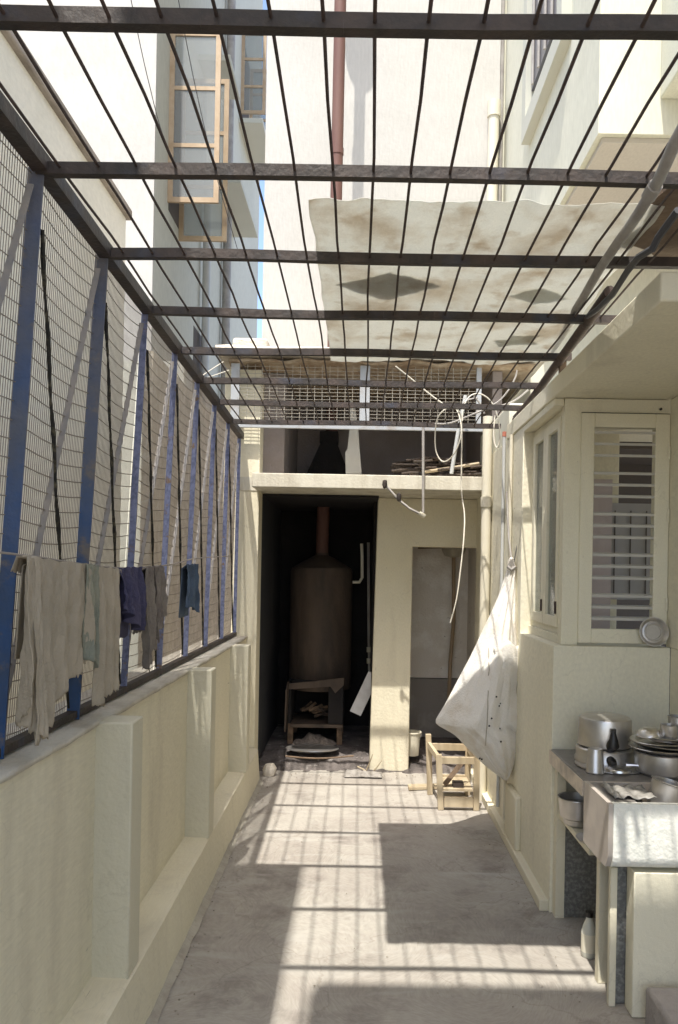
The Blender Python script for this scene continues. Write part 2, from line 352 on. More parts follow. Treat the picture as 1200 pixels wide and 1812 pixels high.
for k in range(1, 9):
    y0 = (k + 1.733) * S; y1 = y0 + S
    # dark twisted rod from the head of one post to the foot of the next
    pts = [Vector((railx(y0) - .008, y0 + .03, railz(y0) - .15)).lerp(Vector((FX - .008, y1 - .02, 1.10)), t / 16) + Vector((0, .0045 * math.sin(t * 1.9 + k), 0)) for t in range(17)]
    MB().tube(pts, [.0055 + .0018 * math.sin(t * 2.3) for t in range(17)], 6).build('brace_rod', blackrod, fence)
    MB().beam((railx(y1) - .018, y1 - .02, railz(y1) - .06), (FX - .018, y0 + .04, 1.10), .017, .004, up=(0, 1, 0)).build('brace_strap', greystr, fence)

# ------------------------------------------------------------------ roof grille
gr = thing('roof_grille', 'dark steel roof grille of parallel bars on crossbars over the yard', 'grille', (0, 3.2, 2.54))
def gz(y): return 2.545 - .010 * (y - 2.0)
xr = {0:1.25, 1:1.25, 2:1.25, 3:1.10, 4:.985, 5:.93, 6:.94, 7:.95, 8:.955}
for k in range(0, 9):
    y = (k + 1.733) * S
    z = gz(y) + (.004 if k % 2 else 0)
    pts = [(railx(y) - .01 + (xr[k] - railx(y) + .01) * t / 8, y + .003 * math.sin(t*1.7 + k), z + .003 * math.sin(t * 1.1 + k * 2)) for t in range(9)]
    b = MB()
    for p, q in zip(pts[:-1], pts[1:]): b.beam(p, q, .026, .030)
    b.build('crossbar', darkst, gr)
for k in range(-8, 10):
    x0 = .008 + .0975 * k; pts = []
    a1 = rnd.uniform(-.004, .004); a2 = rnd.uniform(-.003, .003)
    for i in range(0, 20):
        y = .75 + (5.215 - .75) * i / 19
        x = x0 * (1 + .012 * (y - 2)) + a1 * math.sin(i * .9 + k) + a2 * math.sin(i * 2.3 + k*2)
        pts.append((x, y, gz(y) + .002 + .003 * math.sin(i * 1.7 + k * 1.3)))
    MB().tube(pts, .0039, 6).build('bar', rusty, gr)
b = MB().tube([(.84, 2.75, 2.53), (.87, 3.4, 2.52), (.905, 4.2, 2.505), (.935, 5.1, 2.49)], .021, 10); b.build('side_rail', rusty, gr)
MB().box(.885, .915, 3.62, 3.645, 2.462, 2.525).build('support_stub', oldwood, gr)

# ------------------------------------------------------------------ translucent sheet lying on the grille
def sheet_fn(u, v):
    y = 2.20 + 1.59 * v + .005 * noise.noise(Vector((u * 9, v * 2, 7))); x = -.165 + (.985 + .045*v) * u + .008 * noise.noise(Vector((u, v * 9, 2)))
    if v == 0: y += .008 * noise.noise(Vector((u * 14, 0, 9)))
    z = gz(y) + .028 + .006 * noise.noise(Vector((u * 3.5, v * 4, 1))) + .010 * abs(noise.noise(Vector((u * 9 + v*4, v * 7, 11)))) + .004 * noise.noise(Vector((u * 30, v * 24, 5))) + .006 * math.sin(u * 9 + v * 3) ** 2
    if v > .93: z -= .10 * (v - .93) * (1 + math.sin(u * 11))
    return (x, y, z)
sh = MB().grid(120, 150, sheet_fn).build('plastic_sheet', sheetm, solid=.002)
tag(sh, 'large dirty translucent sheet spread on the roof grille above the right half of the yard', 'plastic sheet')
def scrap(cx, cy, hx, hy, lab, poly=None):
    pts = poly or [(-1,0),(0,-1),(1,0),(0,1)]
    o = MB().prism([(cx + a*hx, cy + c*hy, gz(cy) + .056) for a, c in pts], (0,0,.006)).build('scrap_board', scrapm)
    return tag(o, lab, 'board', 'scraps lying on the sheet')
scrap(.075, 2.84, .19, .13, 'largest diamond shaped scrap of board lying on the translucent sheet')
scrapm = sheetm
scrap(.63, 2.92, .11, .08, 'small diamond scrap of board on the sheet nearest the canopy edge')
scrap(.66, 3.45, .10, .10, 'ragged dark scrap on the far end of the translucent sheet', [(-1,.2),(-.4,-.3),(-.5,-.9),(.1,-.7),(.8,-1),(.6,-.1),(1,.6),(.1,.5),(-.7,.9)])
pl = MB().prism([(.80,2.12,2.585),(1.3,2.00,2.585),(1.3,2.60,2.585),(.96,2.62,2.585),(.90,2.54,2.585),(.80,2.48,2.585),(.755,2.44,2.585),(.80,2.32,2.585),(.785,2.2,2.585)], (0,0,.014)).build('plywood_offcut', oldwood)
tag(pl, 'brown torn plywood offcut lying over the grille above the canopy corner', 'board')

# conduits and cables on the right of the grille
c1 = [W(1215,215,1.75), W(1192,258,1.80), W(1165,320,1.95), W(1130,378,2.10), W(1092,432,2.30), W(1062,475,2.5), W(1030,530,2.9), W(995,580,3.4), W(960,632,4.0)]
o = thing('conduit', 'grey plastic conduit running down the right side of the grille', 'pipe', tuple(c1[3]))
MB().tube(c1, .0145, 10).build('pipe', greypvc, o); d = (c1[3]-c1[2]).normalized()
MB().tube([c1[2] + d*.02, c1[2] + d*.07], .019, 12).build('coupling', greypvc, o)
o = MB().tube([W(1200,372,1.98), W(1165,420,2.08), W(1155,440,2.1), W(1130,455,2.2), W(1110,480,2.35), W(1085,520,2.6), W(1060,545,2.85), W(1040,560,3.0)], .010, 8).build('cable', darkcab)
tag(o, 'dark thick cable hanging over the brown plywood offcut', 'cable')

# ------------------------------------------------------------------ house on the right
HX = .885
house = thing('house', 'cream house on the right with canopy, louvre window and upper balcony', 'house', (1.4, 3.7, 0))
# side wall along the yard, with the casement opening between y 3.7 and 4.42
b = MB()
b.box(HX, 1.42, 4.42, 6.17, 0, 2.37); b.box(HX, 1.42, 3.645, 4.42, 0, 1.222); b.box(HX, .930, 3.705, 4.42, 2.335, 2.37); b.box(.930, 1.42, 3.765, 4.42, 2.337, 2.37)
b.box(1.42, 2.6, 1.2, 3.645, 0, 1.222); b.box(1.42, 2.6, 1.2, 3.70, 1.222, 2.37)
b.build('wall', creamL, house, bevel=.004)
# upper face facing the camera with the louvre opening
b = MB(); zt, zb = 2.37, 1.224
b.box(.932, 1.006, 3.70, 3.76, zb, zt - .002); b.box(1.006, 1.418, 3.70, 3.76, 2.300, zt - .002); b.box(.932, .97, 3.762, 4.418, zb, zb + .04)
b.build('window_surround', creamL, house)
can = MB().box(.878, 2.6, 2.38, 4.9, 2.372, 2.462); can.build('canopy', creamL, house, bevel=.006)
MB().box(.892, 1.5, 4.9, 6.1, 2.37, 2.60).build('wall_top', yell, house, bevel=.01)
# right plinth
MB().box(.845, HX+.002, 3.66, 6.1, 0, .05).build('plinth', cream, house, bevel=.004)
MB().box(.852, HX+.003, 4.30, 4.60, .048, .34).build('buttress', cream, house, bevel=.01)
# louvre window
lw = MB(); fy = 3.685
for (x0, x1, z0, z1) in ((1.006, 1.068, 1.235, 2.300), (1.350, 1.418, 1.235, 2.300), (1.068, 1.350, 1.235, 1.300), (1.068, 1.350, 2.235, 2.300)):
    lw.box(x0, x1, fy, fy + .045, z0, z1)
win = lw.build('louvre_window', creamL, house, bevel=.003)
MB().box(1.008, 1.416, fy + .004, fy + .012, 2.3005, 2.3035).build('head_gap', blackp, win)
for i in range(15):
    z = 2.212 - (i // 3) * .1895 - (i % 3) * .0535
    MB().add([(1.066,fy+.004,z-.0065),(1.352,fy+.004,z-.0065),(1.352,fy+.004,z+.0055),(1.066,fy+.004,z+.0055),(1.066,fy+.040,z+.0005),(1.352,fy+.040,z+.0005),(1.352,fy+.040,z+.0115),(1.066,fy+.040,z+.0115)],
             [(0,1,2,3),(4,7,6,5),(0,4,5,1),(1,5,6,2),(2,6,7,3),(3,7,4,0)]).build('louvre', white, win)
for z in (1.42, 1.83, 2.12): MB().tube([(1.412, fy - .006, z - .03), (1.412, fy - .006, z + .03)], .006, 8).build('hinge', creamL, win)
MB().tube([(1.375, 3.699, 2.325), (1.375, 3.690, 2.325)], .006, 10).build('bolt', blackp, win)
# room behind the louvres
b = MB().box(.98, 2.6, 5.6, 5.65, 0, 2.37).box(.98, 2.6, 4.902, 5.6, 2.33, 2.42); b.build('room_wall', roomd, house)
MB().box(1.13, 1.30, 4.15, 4.17, 1.0, 2.05).build('curtain', roomcur, house)
cb = MB().box(1.34, 1.62, 4.30, 4.6, 1.42, 1.94); cbo = cb.build('cabinet', cabinet, house)
for i in range(3):
    MB().box(1.36 + i*.085, 1.365 + i*.085, 4.294, 4.299, 1.45, 1.90).build('door_gap', roomd, cbo)
# side casement window with two leaves, recessed
cw = MB(); X = .940
def frame_yz(m, x0, x1, y0, y1, z0, z1, wd):
    m.box(x0, x1, y0, y0 + wd, z0, z1); m.box(x0, x1, y1 - wd, y1, z0, z1)
    m.box(x0, x1, y0 + wd, y1 - wd, z0, z0 + wd); m.box(x0, x1, y0 + wd, y1 - wd, z1 - wd, z1)
frame_yz(cw, .945, .99, 3.762, 4.418, 1.266, 2.333, .03)
cas = cw.build('casement_window', creamL, house)
for (y0, y1) in ((3.793, 4.088), (4.092, 4.387)):
    m = MB(); frame_yz(m, .934, .965, y0, y1, 1.297, 2.303, .05); lf = m.build('leaf', creamL, cas, bevel=.002)
    MB().box(.948, .952, y0+.05, y1-.05, 1.347, 2.253).build('pane', glass, lf)
    MB().tube([(.930, y0 + .02, 1.36), (.930, y0 + .02, 1.42)], .006, 8).build('hinge', rusty, lf)
# upper storey
up = MB()
up.box(1.31, 3.2, 4.56, 7.99, 4.08, 11).box(1.31, 3.2, 6.3, 7.99, 2.0, 4.079).box(1.248, 1.309, 7.72, 7.99, 2.0, 11).build('upper_wall', yell, house)
MB().box(1.66, 3.2, 2.6, 4.558, 4.28, 5.4).build('balcony', yell, house, bevel=.01)
MB().box(1.345, 3.0, 4.60, 7.9, 4.05, 4.078).build('soffit', mat('soffit_grey', (.50,.46,.40), .9), house)
uw = MB(); 
for (x0, x1, y0, y1, z0, z1) in ((1.285, 1.312, 5.35, 6.35, 5.4, 8.0),): uw.box(x0, x1, y0, y1, z0, z1)
u = uw.build('upper_window', mat('dark_window', (.10,.10,.12), .3), house)
for i in range(5): MB().tube([(1.275, 5.42 + i*.21, 5.4), (1.275, 5.42 + i*.21, 8.0)], .012, 6).build('window_bar', greypvc, u)
MB().box(1.24, 1.311, 5.2, 5.34, 5.2, 8.2).build('window_fin', greyw, u); MB().box(1.24, 1.311, 6.36, 6.5, 5.2, 8.2).build('window_fin', greyw, u)
MB().box(1.24, 1.311, 5.2, 6.5, 5.05, 5.198).build('window_sill', greyw, u)
# unseen slab and wall added behind the viewer to cast the near floor shade
MB().box(-.86, 4.4, -4.0, .27, 6.0, 6.25).box(1.9, 4.4, -4, .25, 2.46, 6.0).build('rear_shade_slab', creamL, house)
# right downpipes
dp = thing('downpipe', 'cream plastic downpipe beside the small doorway, running down to the floor', 'pipe', (.845, 5.45, 0), 'pipes on the right wall')
MB().tube([(.845, 5.45, 0), (.845, 5.45, 2.62)], .033, 14).build('pipe', pvc, dp)
for z in (1.0, 2.0): MB().tube([(.845, 5.45, z), (.845, 5.45, z + .07)], .039, 14).build('collar', pvc, dp)
o = MB().tube([(.872, 4.95, .1), (.872, 4.95, 2.40)], .0105, 10).build('water_pipe', bluepvc); tag(o, 'thin bluish white water pipe with a red cap up the right wall', 'pipe', 'pipes on the right wall')
o2 = MB().tube([(.872, 4.95, 2.40), (.872, 4.95, 2.43)], .013, 10).build('cap', redp, o)
o = MB().tube([(.870, 4.70, .1), (.870, 4.70, 2.37)], .011, 10).build('water_pipe', pvc); tag(o, 'thin cream water pipe directly beside the hanging white sack', 'pipe', 'pipes on the right wall')

# ------------------------------------------------------------------ outhouse at the end of the yard
oh = thing('outhouse', 'low cream outhouse closing the yard with sooty boiler niche and small doorway', 'outhouse', (0, 6.3, 0))
BZ = 6.17
b = MB()
# pillar between niche and doorway, slightly wider at the top, and the lintel over the doorway
b.prism([(.085,BZ,0),(.392,BZ,0),(.392,BZ,1.745),(.93,BZ,1.745),(.93,BZ,2.118),(.118,BZ,2.118)], (0,.16,0))
b.build('pillar_wall', cream, oh, bevel=.006)
b = MB().box(-1.02, -.757, 5.80, 6.0, 0, 3.0).box(-1.02, -.79, 6.0, 7.6, 0, 2.118); b.build('left_column', cream, oh, bevel=.006)
MB().box(-.774, 1.0, 5.53, 7.6, 2.12, 2.218).build('loft_slab', slabm, oh, bevel=.005)
MB().box(-1.02, -.6, 5.795, 5.80, 2.12, 2.218).build('slab_end', slabm, oh)
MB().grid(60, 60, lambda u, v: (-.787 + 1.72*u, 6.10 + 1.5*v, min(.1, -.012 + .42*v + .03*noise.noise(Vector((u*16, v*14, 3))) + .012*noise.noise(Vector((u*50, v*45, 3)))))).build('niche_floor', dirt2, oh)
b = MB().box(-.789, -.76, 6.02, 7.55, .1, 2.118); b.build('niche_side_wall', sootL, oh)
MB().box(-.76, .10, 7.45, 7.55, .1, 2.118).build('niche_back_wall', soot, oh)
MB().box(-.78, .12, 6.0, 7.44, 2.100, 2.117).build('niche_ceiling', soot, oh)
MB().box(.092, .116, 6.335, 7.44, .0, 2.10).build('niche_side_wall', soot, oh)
MB().box(.118, .20, 6.332, 7.44, .1, 2.11).build('partition', plasterD, oh)
MB().box(.20, 1.0, 7.0, 7.1, .62, 2.11).build('closet_wall', plasterL, oh)
MB().box(.20, 1.0, 6.988, 7.1, .1, .612).build('closet_dado', plasterD, oh)
MB().box(.935, 1.0, 6.18, 6.985, 0, 2.11).build('closet_side', plasterL, oh)
# loft
MB().box(-.60, 1.0, 7.2, 7.3, 2.22, 3.02).build('loft_back_wall', attic, oh)
MB().box(-.80, -.60, 6.001, 7.3, 2.22, 3.02).build('loft_side_wall', attic, oh)
MB().box(.93, 1.0, 5.8, 7.2, 2.22, 3.02).build('loft_side_wall', attic, oh)
rf = MB().grid(30, 14, lambda u, v: (-1.06 + 2.35*u, 5.62 + 2.0*v, 3.10 + .012*noise.noise(Vector((u*12, v*8, 0)))))
rf.build('roof', roofl, oh, solid=.05)
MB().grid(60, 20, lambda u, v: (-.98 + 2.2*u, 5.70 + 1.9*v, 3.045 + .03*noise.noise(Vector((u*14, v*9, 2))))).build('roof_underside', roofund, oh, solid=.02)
MB().box(-.98, -.72, 5.85, 6.1, 3.125, 3.25).build('roof_block', roofl, oh, bevel=.02)
# wire screen above the grille end
sc_ = thing('wire_screen', 'pale wire mesh screen in a whitewashed frame above the end of the grille', 'screen', (0, 5.72, 2.58))
sb = MB().box(-.96, .93, 5.705, 5.735, 2.565, 2.605); sb.build('bottom_frame', paleblue, sc_)
for x0, x1 in ((-.96,-.90), (-.035,.035), (.80,.835)): MB().box(x0, x1, 5.703, 5.733, 2.607, 3.02).build('stile', paleblue, sc_)
for (x0, x1) in ((-.90, -.035), (.035, .80)):
    b = MB(); nx = int((x1-x0)/.0515)
    for i in range(1, nx): b.tube([(x0 + (x1-x0)*i/nx, 5.72, 2.60), (x0 + (x1-x0)*i/nx + .003*math.sin(i), 5.72, 3.02)], .0022, 4, False)
    for j in range(16):
        z = 2.622 + j*.0255; b.tube([(x0, 5.717, z), ((x0+x1)/2, 5.717, z-.003), (x1, 5.717, z)], .0018, 4, False)
    b.build('mesh_panel', wireL, sc_)
# chimney hood and flue
fl_ = thing('chimney_flue', 'rust brown flue pipe with black hood rising from the outhouse loft', 'chimney', (-.28, 6.75, 2.22))
def fr(z0, z1, a0, a1, cx=-.305, cy=7.0):
    return MB().add([(cx-a0,cy-a0*.7,z0),(cx+a0,cy-a0*.7,z0),(cx+a0,cy+a0*.7,z0),(cx-a0,cy+a0*.7,z0),(cx-a1,cy-a1,z1),(cx+a1,cy-a1,z1),(cx+a1,cy+a1,z1),(cx-a1,cy+a1,z1)],
        [(3,2,1,0),(4,5,6,7),(0,1,5,4),(1,2,6,5),(2,3,7,6),(3,0,4,7)])
fr(2.22, 2.66, .25, .07).build('hood', soot, fl_); MB().box(-.385,-.225,6.93,7.07,2.66,2.76).build('hood_collar', soot, fl_)
MB().tube([(-.285,7.0,2.6),(-.284,7.0,4.3),(-.272,7.0,8.08)], .052, 16).build('pipe', brownp, fl_)
for z in (3.6, 5.2, 7.0): MB().tube([(-.281,7.0,z),(-.281,7.0,z+.06)], .057, 16).build('pipe_joint', brownp, fl_)
MB().lathe((-.272,7.0,8.0), [(.01,.22),(.13,.12),(.15,.0),(.14,-.01),(.01,.05)], 20).build('cowl', brownp, fl_)
o = MB().prism([W(612,838,5.98),W(640,838,5.98),W(636,790,5.98),W(634,757,5.98),(W(628,720,5.98)),(W(620,705,5.98)),W(619,757,5.98),W(615,795,5.98),W(611,800,5.98)], (0,.02,0)).build('plank', white)
tag(o, 'bright white ragged plank standing upright on the loft slab beside the black hood', 'plank')
# clutter on the loft slab
b = MB()
for i in range(60):
    x = .27 + rnd.random()*.62; y = 5.75 + rnd.random()*.35; l = .10 + rnd.random()*.22; a = rnd.uniform(-.5,.5); z = 2.23 + rnd.random()*.17*(1-abs(x-.45))
    b.tube([(x-l/2, y, z), (x, y+.02, z+.02*rnd.random()), (x+l/2*math.cos(a), y+l/2*math.sin(a), z+.01)], .010, 5)
tag(b.build('firewood_pile', twig), 'dark pile of twigs and scraps lying on the loft slab above the doorway', 'firewood')
tag(MB().tube([W(752,835,5.8), W(800,828,5.8), W(848,820,5.8)], .012, 8).build('bamboo_pole', wood), 'pale pole lying over the twig pile on the loft slab', 'pole')
tag(MB().tube([W(799,838,5.6), W(812,757,5.6), W(824,700,5.6)], .014, 10).build('standing_pipe', bluepvc), 'bluish pipe leaning up from the loft slab through the cable coil', 'pipe')
# water pipe hanging below the slab
p = thing('water_line', 'grey water pipe dropping past the slab and bending back with a tap', 'pipe', tuple(W(749, 880, 5.48)))
MB().tube([W(749,750,5.48), W(749,860,5.48), W(749,908,5.48)], .0095, 10).build('drop_pipe', greypvc, p)
MB().tube([W(749,912,5.48), W(725,900,5.48), W(705,884,5.50), W(682,858,5.5)], .0085, 10).build('branch_pipe', greypvc, p)
MB().tube([W(742,908,5.48), W(752,914,5.48)], .015, 10).build('elbow', pvc, p)
for q in ((681,858),(706,881)):
    c = W(*q, 5.49); tp = MB().lathe(c, [(.004,.035),(.015,.03),(.018,.0),(.012,-.02),(.004,-.025)], 12).build('tap', darkst, p)
# closet fittings
o = MB().tube([W(803,985,6.9), W(803,1100,6.9), W(797,1170,6.9), W(794,1245,6.9)], .017, 10).build('waste_pipe', mat('brown_pvc', (.34,.25,.16), .6)); tag(o, 'tan waste pipe running down the bare plaster wall inside the doorway', 'pipe')
o = thing('cistern', 'small dirty cistern bowl fixed high in the doorway above the tan pipe', 'cistern', (.79, 6.85, 1.72))
MB().lathe((W(803,975,6.85)), [(.02,-.055),(.075,-.045),(.10,.0),(.105,.03),(.10,.04)], 20).build('bowl', creamD, o); MB().beam(W(740,968,6.8), W(845,966,6.8), .03, .03).build('rail', oldwood, o)
o = thing('bucket', 'small cream plastic bucket standing just inside the small doorway', 'bucket', (.425, 6.30, .10))
MB().lathe((.425,6.30,.10), [(.052,0),(.058,.1),(.068,.175),(.074,.178),(.072,.186),(.064,.186),(.054,.02),(.01,.015)], 24).build('body', pvc, o)
MB().tube([(.425-.07*math.cos(a), 6.30-.07*math.sin(a)*.4-.02, .27-.045*math.sin(a)) for a in [math.pi*i/10 for i in range(11)]], .0025, 6).build('handle', greypvc, o)

# ------------------------------------------------------------------ boiler in the niche
bo = thing('boiler', 'tall rusty wood fired water boiler with conical top in the sooty niche', 'boiler', (-.35, 6.95, .1))
MB().lathe((-.35,6.98,0), [(.262,.52),(.272,.54),(.272,1.535),(.262,1.565),(.13,1.645),(.06,1.68),(.058,1.70)], 36).build('drum', boilm, bo)
MB().tube([(-.35,6.98,1.68),(-.345,6.98,2.12)], .056, 14).build('flue_neck', brownp, bo)
# fire box: open fronted
b = MB(); x0,x1,y0,y1,z0,z1 = -.60,-.13,6.62,7.15,.27,.62
b.box(x0,x0+.03,y0,y1,z0,z1); b.box(x1-.13,x1,y0,y1,z0,z1); b.box(x0+.03,x1-.13,y1-.03,y1,z0,z1); b.box(x0+.03,x1-.13,y0,y1-.03,z1-.03,z1)
b.build('fire_box', soot, bo, bevel=.008, jitter=.006)
MB().box(x0+.03, x1-.005, y0-.01, y1-.03, z0-.03, z0-.003).build('grate', boilm, bo)
MB().prism([(-.60,6.615,.60),(-.13,6.615,.66),(-.13,6.615,.60),(-.20,6.615,.53),(-.24,6.615,.585),(-.60,6.615,.555)], (0,-.02,0)).build('bent_lintel', boilm, bo)
MB().beam((-.605,6.60,.24),(-.590,6.50,.60), .16, .012, up=(1,0,0)).build('fire_door', boilm, bo)
for x,y in ((-.57,6.64),(-.16,6.64),(-.57,7.1),(-.16,7.1)): MB().box(x-.022,x+.022,y-.02,y+.02,.1,.27).build('leg', log, bo, jitter=.004)
b = MB()
for i in range(9):
    a = rnd.uniform(-.8,.8); x = -.47 + rnd.random()*.22; y = 6.72+rnd.random()*.15; z = .30 + rnd.random()*.07
    b.tube([(x-.06*math.cos(a),y,z),(x,y+.02,z+.02),(x+.07*math.cos(a),y+.03,z+.07*math.sin(a)+.02)], rnd.uniform(.008,.018), 6)
tag(b.build('firewood', log, jitter=.004), 'charred sticks of firewood lying inside the boiler fire box', 'firewood')
def heap(name, cx, cy, rx, ry, h, m, lab, cat, z0=.1):
    b = MB(); n = 18
    b.grid(n, n, lambda u, v: (cx+(u-.5)*2*rx, cy+(v-.5)*2*ry, z0 - .01 + max(0, h*(1-((u-.5)**2+(v-.5)**2)*4)) * (.75+.5*noise.noise(Vector((u*6,v*6,h*50)))) ))
    return tag(b.build(name, m), lab, cat)
heap('ash_heap', -.37, 6.66, .20, .17, .10, ash, 'mound of grey ash under the boiler grate', 'ash')
tr = thing('tray', 'shallow bent metal tray on the threshold in front of the ash mound', 'tray', (-.37, 6.36, .1))
MB().lathe((-.37,6.38,.103), [(.02,.0),(.17,.0),(.21,.016),(.214,.016),(.212,.022),(.17,.006),(.01,.004)], 28, Matrix.Diagonal((1,.6,1))).build('dish', alu, tr)
# white board leaning in the niche
o = MB().beam(W(629,1262,6.42), W(662,1192,6.36), .095, .022, up=(0,1,0)).build('board', mat('white_board', (.62,.62,.62), .7, (.5,.48,.47), 6)); tag(o, 'short white board leaning against the pillar inside the niche', 'board')
o = thing('niche_pipework', 'cream and grey water pipes with an elbow on the right side of the niche', 'pipe', tuple(W(650,1100,6.9)))
MB().tube([W(624,1030,6.9), W(636,1030,6.9), W(641,1022,6.9), W(641,985,6.9), W(640,962,6.9)], .014, 8).build('elbow_pipe', pvc, o)
MB().tube([W(652,960,7.0), W(653,1130,7.0), W(655,1235,7.0)], .013, 8).build('rising_pipe', greypvc, o)
for y in (1145, 1165): MB().tube([W(653,y,7.0), W(653,y+9,7.0)], .020, 10).build('joint', pvc, o)
# sticks and debris at the threshold
for (px, py, l, a, lab) in ((650,1330,.22,1.2,'longest thin stick of kindling at the foot of the pillar'), (638,1318,.16,-.5,'bent stick of kindling by the boiler threshold'), (665,1342,.14,.9,'short pale splinter leaning on the pillar foot')):
    c = W(px, py, 6.14); c.z = .02; c.y = 6.08
    d = Vector((math.cos(a)*.5, -.25, math.sin(a)*.55))*l
    tag(MB().tube([c-d*.3+Vector((0,0,.02)), c+d*.3+Vector((.005,0,.03)), c+d+Vector((0,0,.03))], [.006,.005,.003], 5).build('stick', wood), lab, 'stick', 'kindling at the threshold')
b = MB().tube([W(505+i*11, 1338+4*math.sin(i*.3), 6.05) for i in range(0,12)], .007, 6)
o = tag(b.build('cane', oldwood), 'curved cane lying along the niche threshold', 'stick')
for i, (px, lab) in enumerate(((478,'small rubble stone at the left foot of the niche'),)):
    b = MB().lathe((W(px,1345,6.0).x, 5.98, 0), [(.02,0),(.045,.01),(.05,.05),(.03,.085),(.005,.09)], 9)
    tag(b.build('rubble_stone', roofl, jitter=.02), lab, 'stone')
o = MB().grid(14, 8, lambda u, v: (-.10+.28*u, 5.93+.16*v, .012+.03*max(0,noise.noise(Vector((u*5,v*4,8))))+.02*(1-abs(2*u-1))*(1-abs(2*v-1)))).build('sacking', mat('grey_sacking', (.33,.31,.28), .95, (.22,.2,.18), 20), solid=.006)
tag(o, 'crumpled grey sacking lying on the floor at the pillar foot', 'cloth')
tag(MB().prism([(.36,5.62,.006),(.74,5.70,.006),(.73,5.78,.006),(.36,5.72,.006)], (0,0,.018)).build('plank', wood), 'flat wooden plank lying on the floor left of the stool', 'plank')

# ------------------------------------------------------------------ wooden stool frame
stl = thing('wooden_stool', 'small raw wood stool frame without a seat standing by the right wall', 'stool', (.66, 5.38, 0))
def leg(x, y, h, dx, dy): return MB().beam((x, y, 0), (x+dx, y+dy, h), .038, .032, up=(0,1,0)).build('leg', wood, stl, bevel=.002)
leg(.545,5.20,.36,-.02,.0); leg(.775,5.20,.36,.0,.0); leg(.505,5.55,.42,-.02,.0); leg(.765,5.55,.36,0,0)
MB().box(.565,.755,5.185,5.21,.02,.085).build('stretcher', wood, stl, bevel=.002)
MB().box(.56,.76,5.535,5.56,.10,.14).build('stretcher', wood, stl)
MB().box(.54,.77,5.19,5.215,.30,.345).build('top_rail', wood, stl, bevel=.002); MB().box(.50,.77,5.54,5.565,.31,.355).build('top_rail', wood, stl)
MB().beam((.525,5.22,.33),(.49,5.53,.35), .022,.04).build('side_rail', wood, stl); MB().beam((.77,5.22,.33),(.765,5.53,.33), .022,.04).build('side_rail', wood, stl)
MB().box(.56,.755,5.22,5.53,.115,.13).build('shelf', wood, stl)
MB().beam((.575,5.28,.14),(.72,5.34,.31), .03,.02, up=(0,1,0)).build('loose_slat', oldwood, stl)
MB().box(.63,.70,5.25,5.33,.131,.16).build('wire_brush', darkst, stl)

# ------------------------------------------------------------------ hanging sack
rows = [(985,901,908),(1000,898,912),(1012,897,914),(1022,892,913),(1040,888,913),(1070,876,914),(1100,862,915),(1130,847,916),(1160,833,917),(1190,817,918),(1220,802,918),(1250,786,918),
        (1268,774,918),(1280,767,917),(1290,786,916),(1300,806,915),(1318,822,914),(1335,838,912),(1352,856,909),(1366,872,905),(1376,886,900),(1381,891,896)]
YS = 4.56; b = MB(); n = 88; vs = []
for ri, (py, xl, xr_) in enumerate(rows):
    L_, R_ = W(xl, py, YS), W(xr_, py, YS); cx = (L_.x+R_.x)/2; a = (R_.x-L_.x)/2; z = L_.z
    dep = min(.15, a * .9 + .01) if ri < 17 else min(.15, a*1.1)
    for k in range(n):
        t = 2*math.pi*k/n; ca, sa = math.cos(t), math.sin(t)
        fold = 1 + .16*max(0, 1-ri/9)*math.sin(t*9 + z*4) + .04*math.sin(t*13 + z*9) + (.10 if ri > 3 else .03) * noise.noise(Vector((ca*2.6, sa*2.6, z*1.6))) + .09*noise.noise(Vector((ca*8, sa*8, z*2.2+4))) + .05*noise.noise(Vector((ca*18, sa*18, z*3)))
        tipn = (1 - .75*max(0, -ca)**1.5) if 9 < ri < 16 else (1 - .3*max(0, -ca)) 
        x = cx + a*ca; y = YS + dep*sa*fold*tipn + .018*noise.noise(Vector((ca*5+9, z*6, sa*2)))
        vs.append((x, y, z + .006*noise.noise(Vector((t, z*5, 1)))))
fs = [(i*n+k, i*n+(k+1)%n, (i+1)*n+(k+1)%n, (i+1)*n+k) for i in range(len(rows)-1) for k in range(n)] + [tuple(range(n)), tuple(range((len(rows)-1)*n, len(rows)*n))]
b.add(vs, fs)
sk = b.build('hanging_sack', sackm); tag(sk, 'bulging white cloth sack hanging by a cord from the right wall', 'sack')
m_ = sk.modifiers.new('smooth', 'SUBSURF'); m_.levels = 1; m_.render_levels = 1
tp = W(905, 988, YS); 
MB().tube([tp, W(901,955,YS+.04), W(899,920,YS+.08), W(897,870,YS+.1)], .006, 6).build('cord', greypvc, sk)
MB().tube([W(907,1010,YS-.02), W(916,960,YS), W(930,905,YS)], .003, 5).build('tie_string', darkcab, sk)
MB().tube([W(899,1003,YS-.035), W(905,1008,YS-.045), W(912,1003,YS-.035)], .010, 8).build('knot', greypvc, sk)
# overlapping mouth flap of the sack
def flap(u, v):
    px = 866 + 48*u + 4*math.sin(v*9); py = 1138 + 6*math.sin(u*9) - 4*u + 150*v
    p = W(px, py, YS); dd = .105 + .025*math.sin(u*math.pi) - .03*u + .012*noise.noise(Vector((u*4, v*5, 3)))
    return (p.x, YS - dd - .015*(1-v), p.z)
MB().grid(16, 22, flap).build('flap', sackm, sk, solid=.003)
def on_sack(px, py):
    t = W(px, py, YS); best = min((v for v in vs if v[1] < YS), key=lambda v: (v[0]-t.x)**2 + (v[2]-t.z)**2)
    return Vector((t.x, best[1] - .004, t.z))
for px, py in ((876,1242),(878,1238),(862,1262),(878,1282),(858,1275),(878,1302),(846,1337),(849,1338),(870,1225)):
    MB().lathe(on_sack(px, py), [(.002,0),(.0055,.002),(.002,.004)], 8, Matrix.Rotation(R(90),3,'X')).build('burn_mark', blackp, sk)
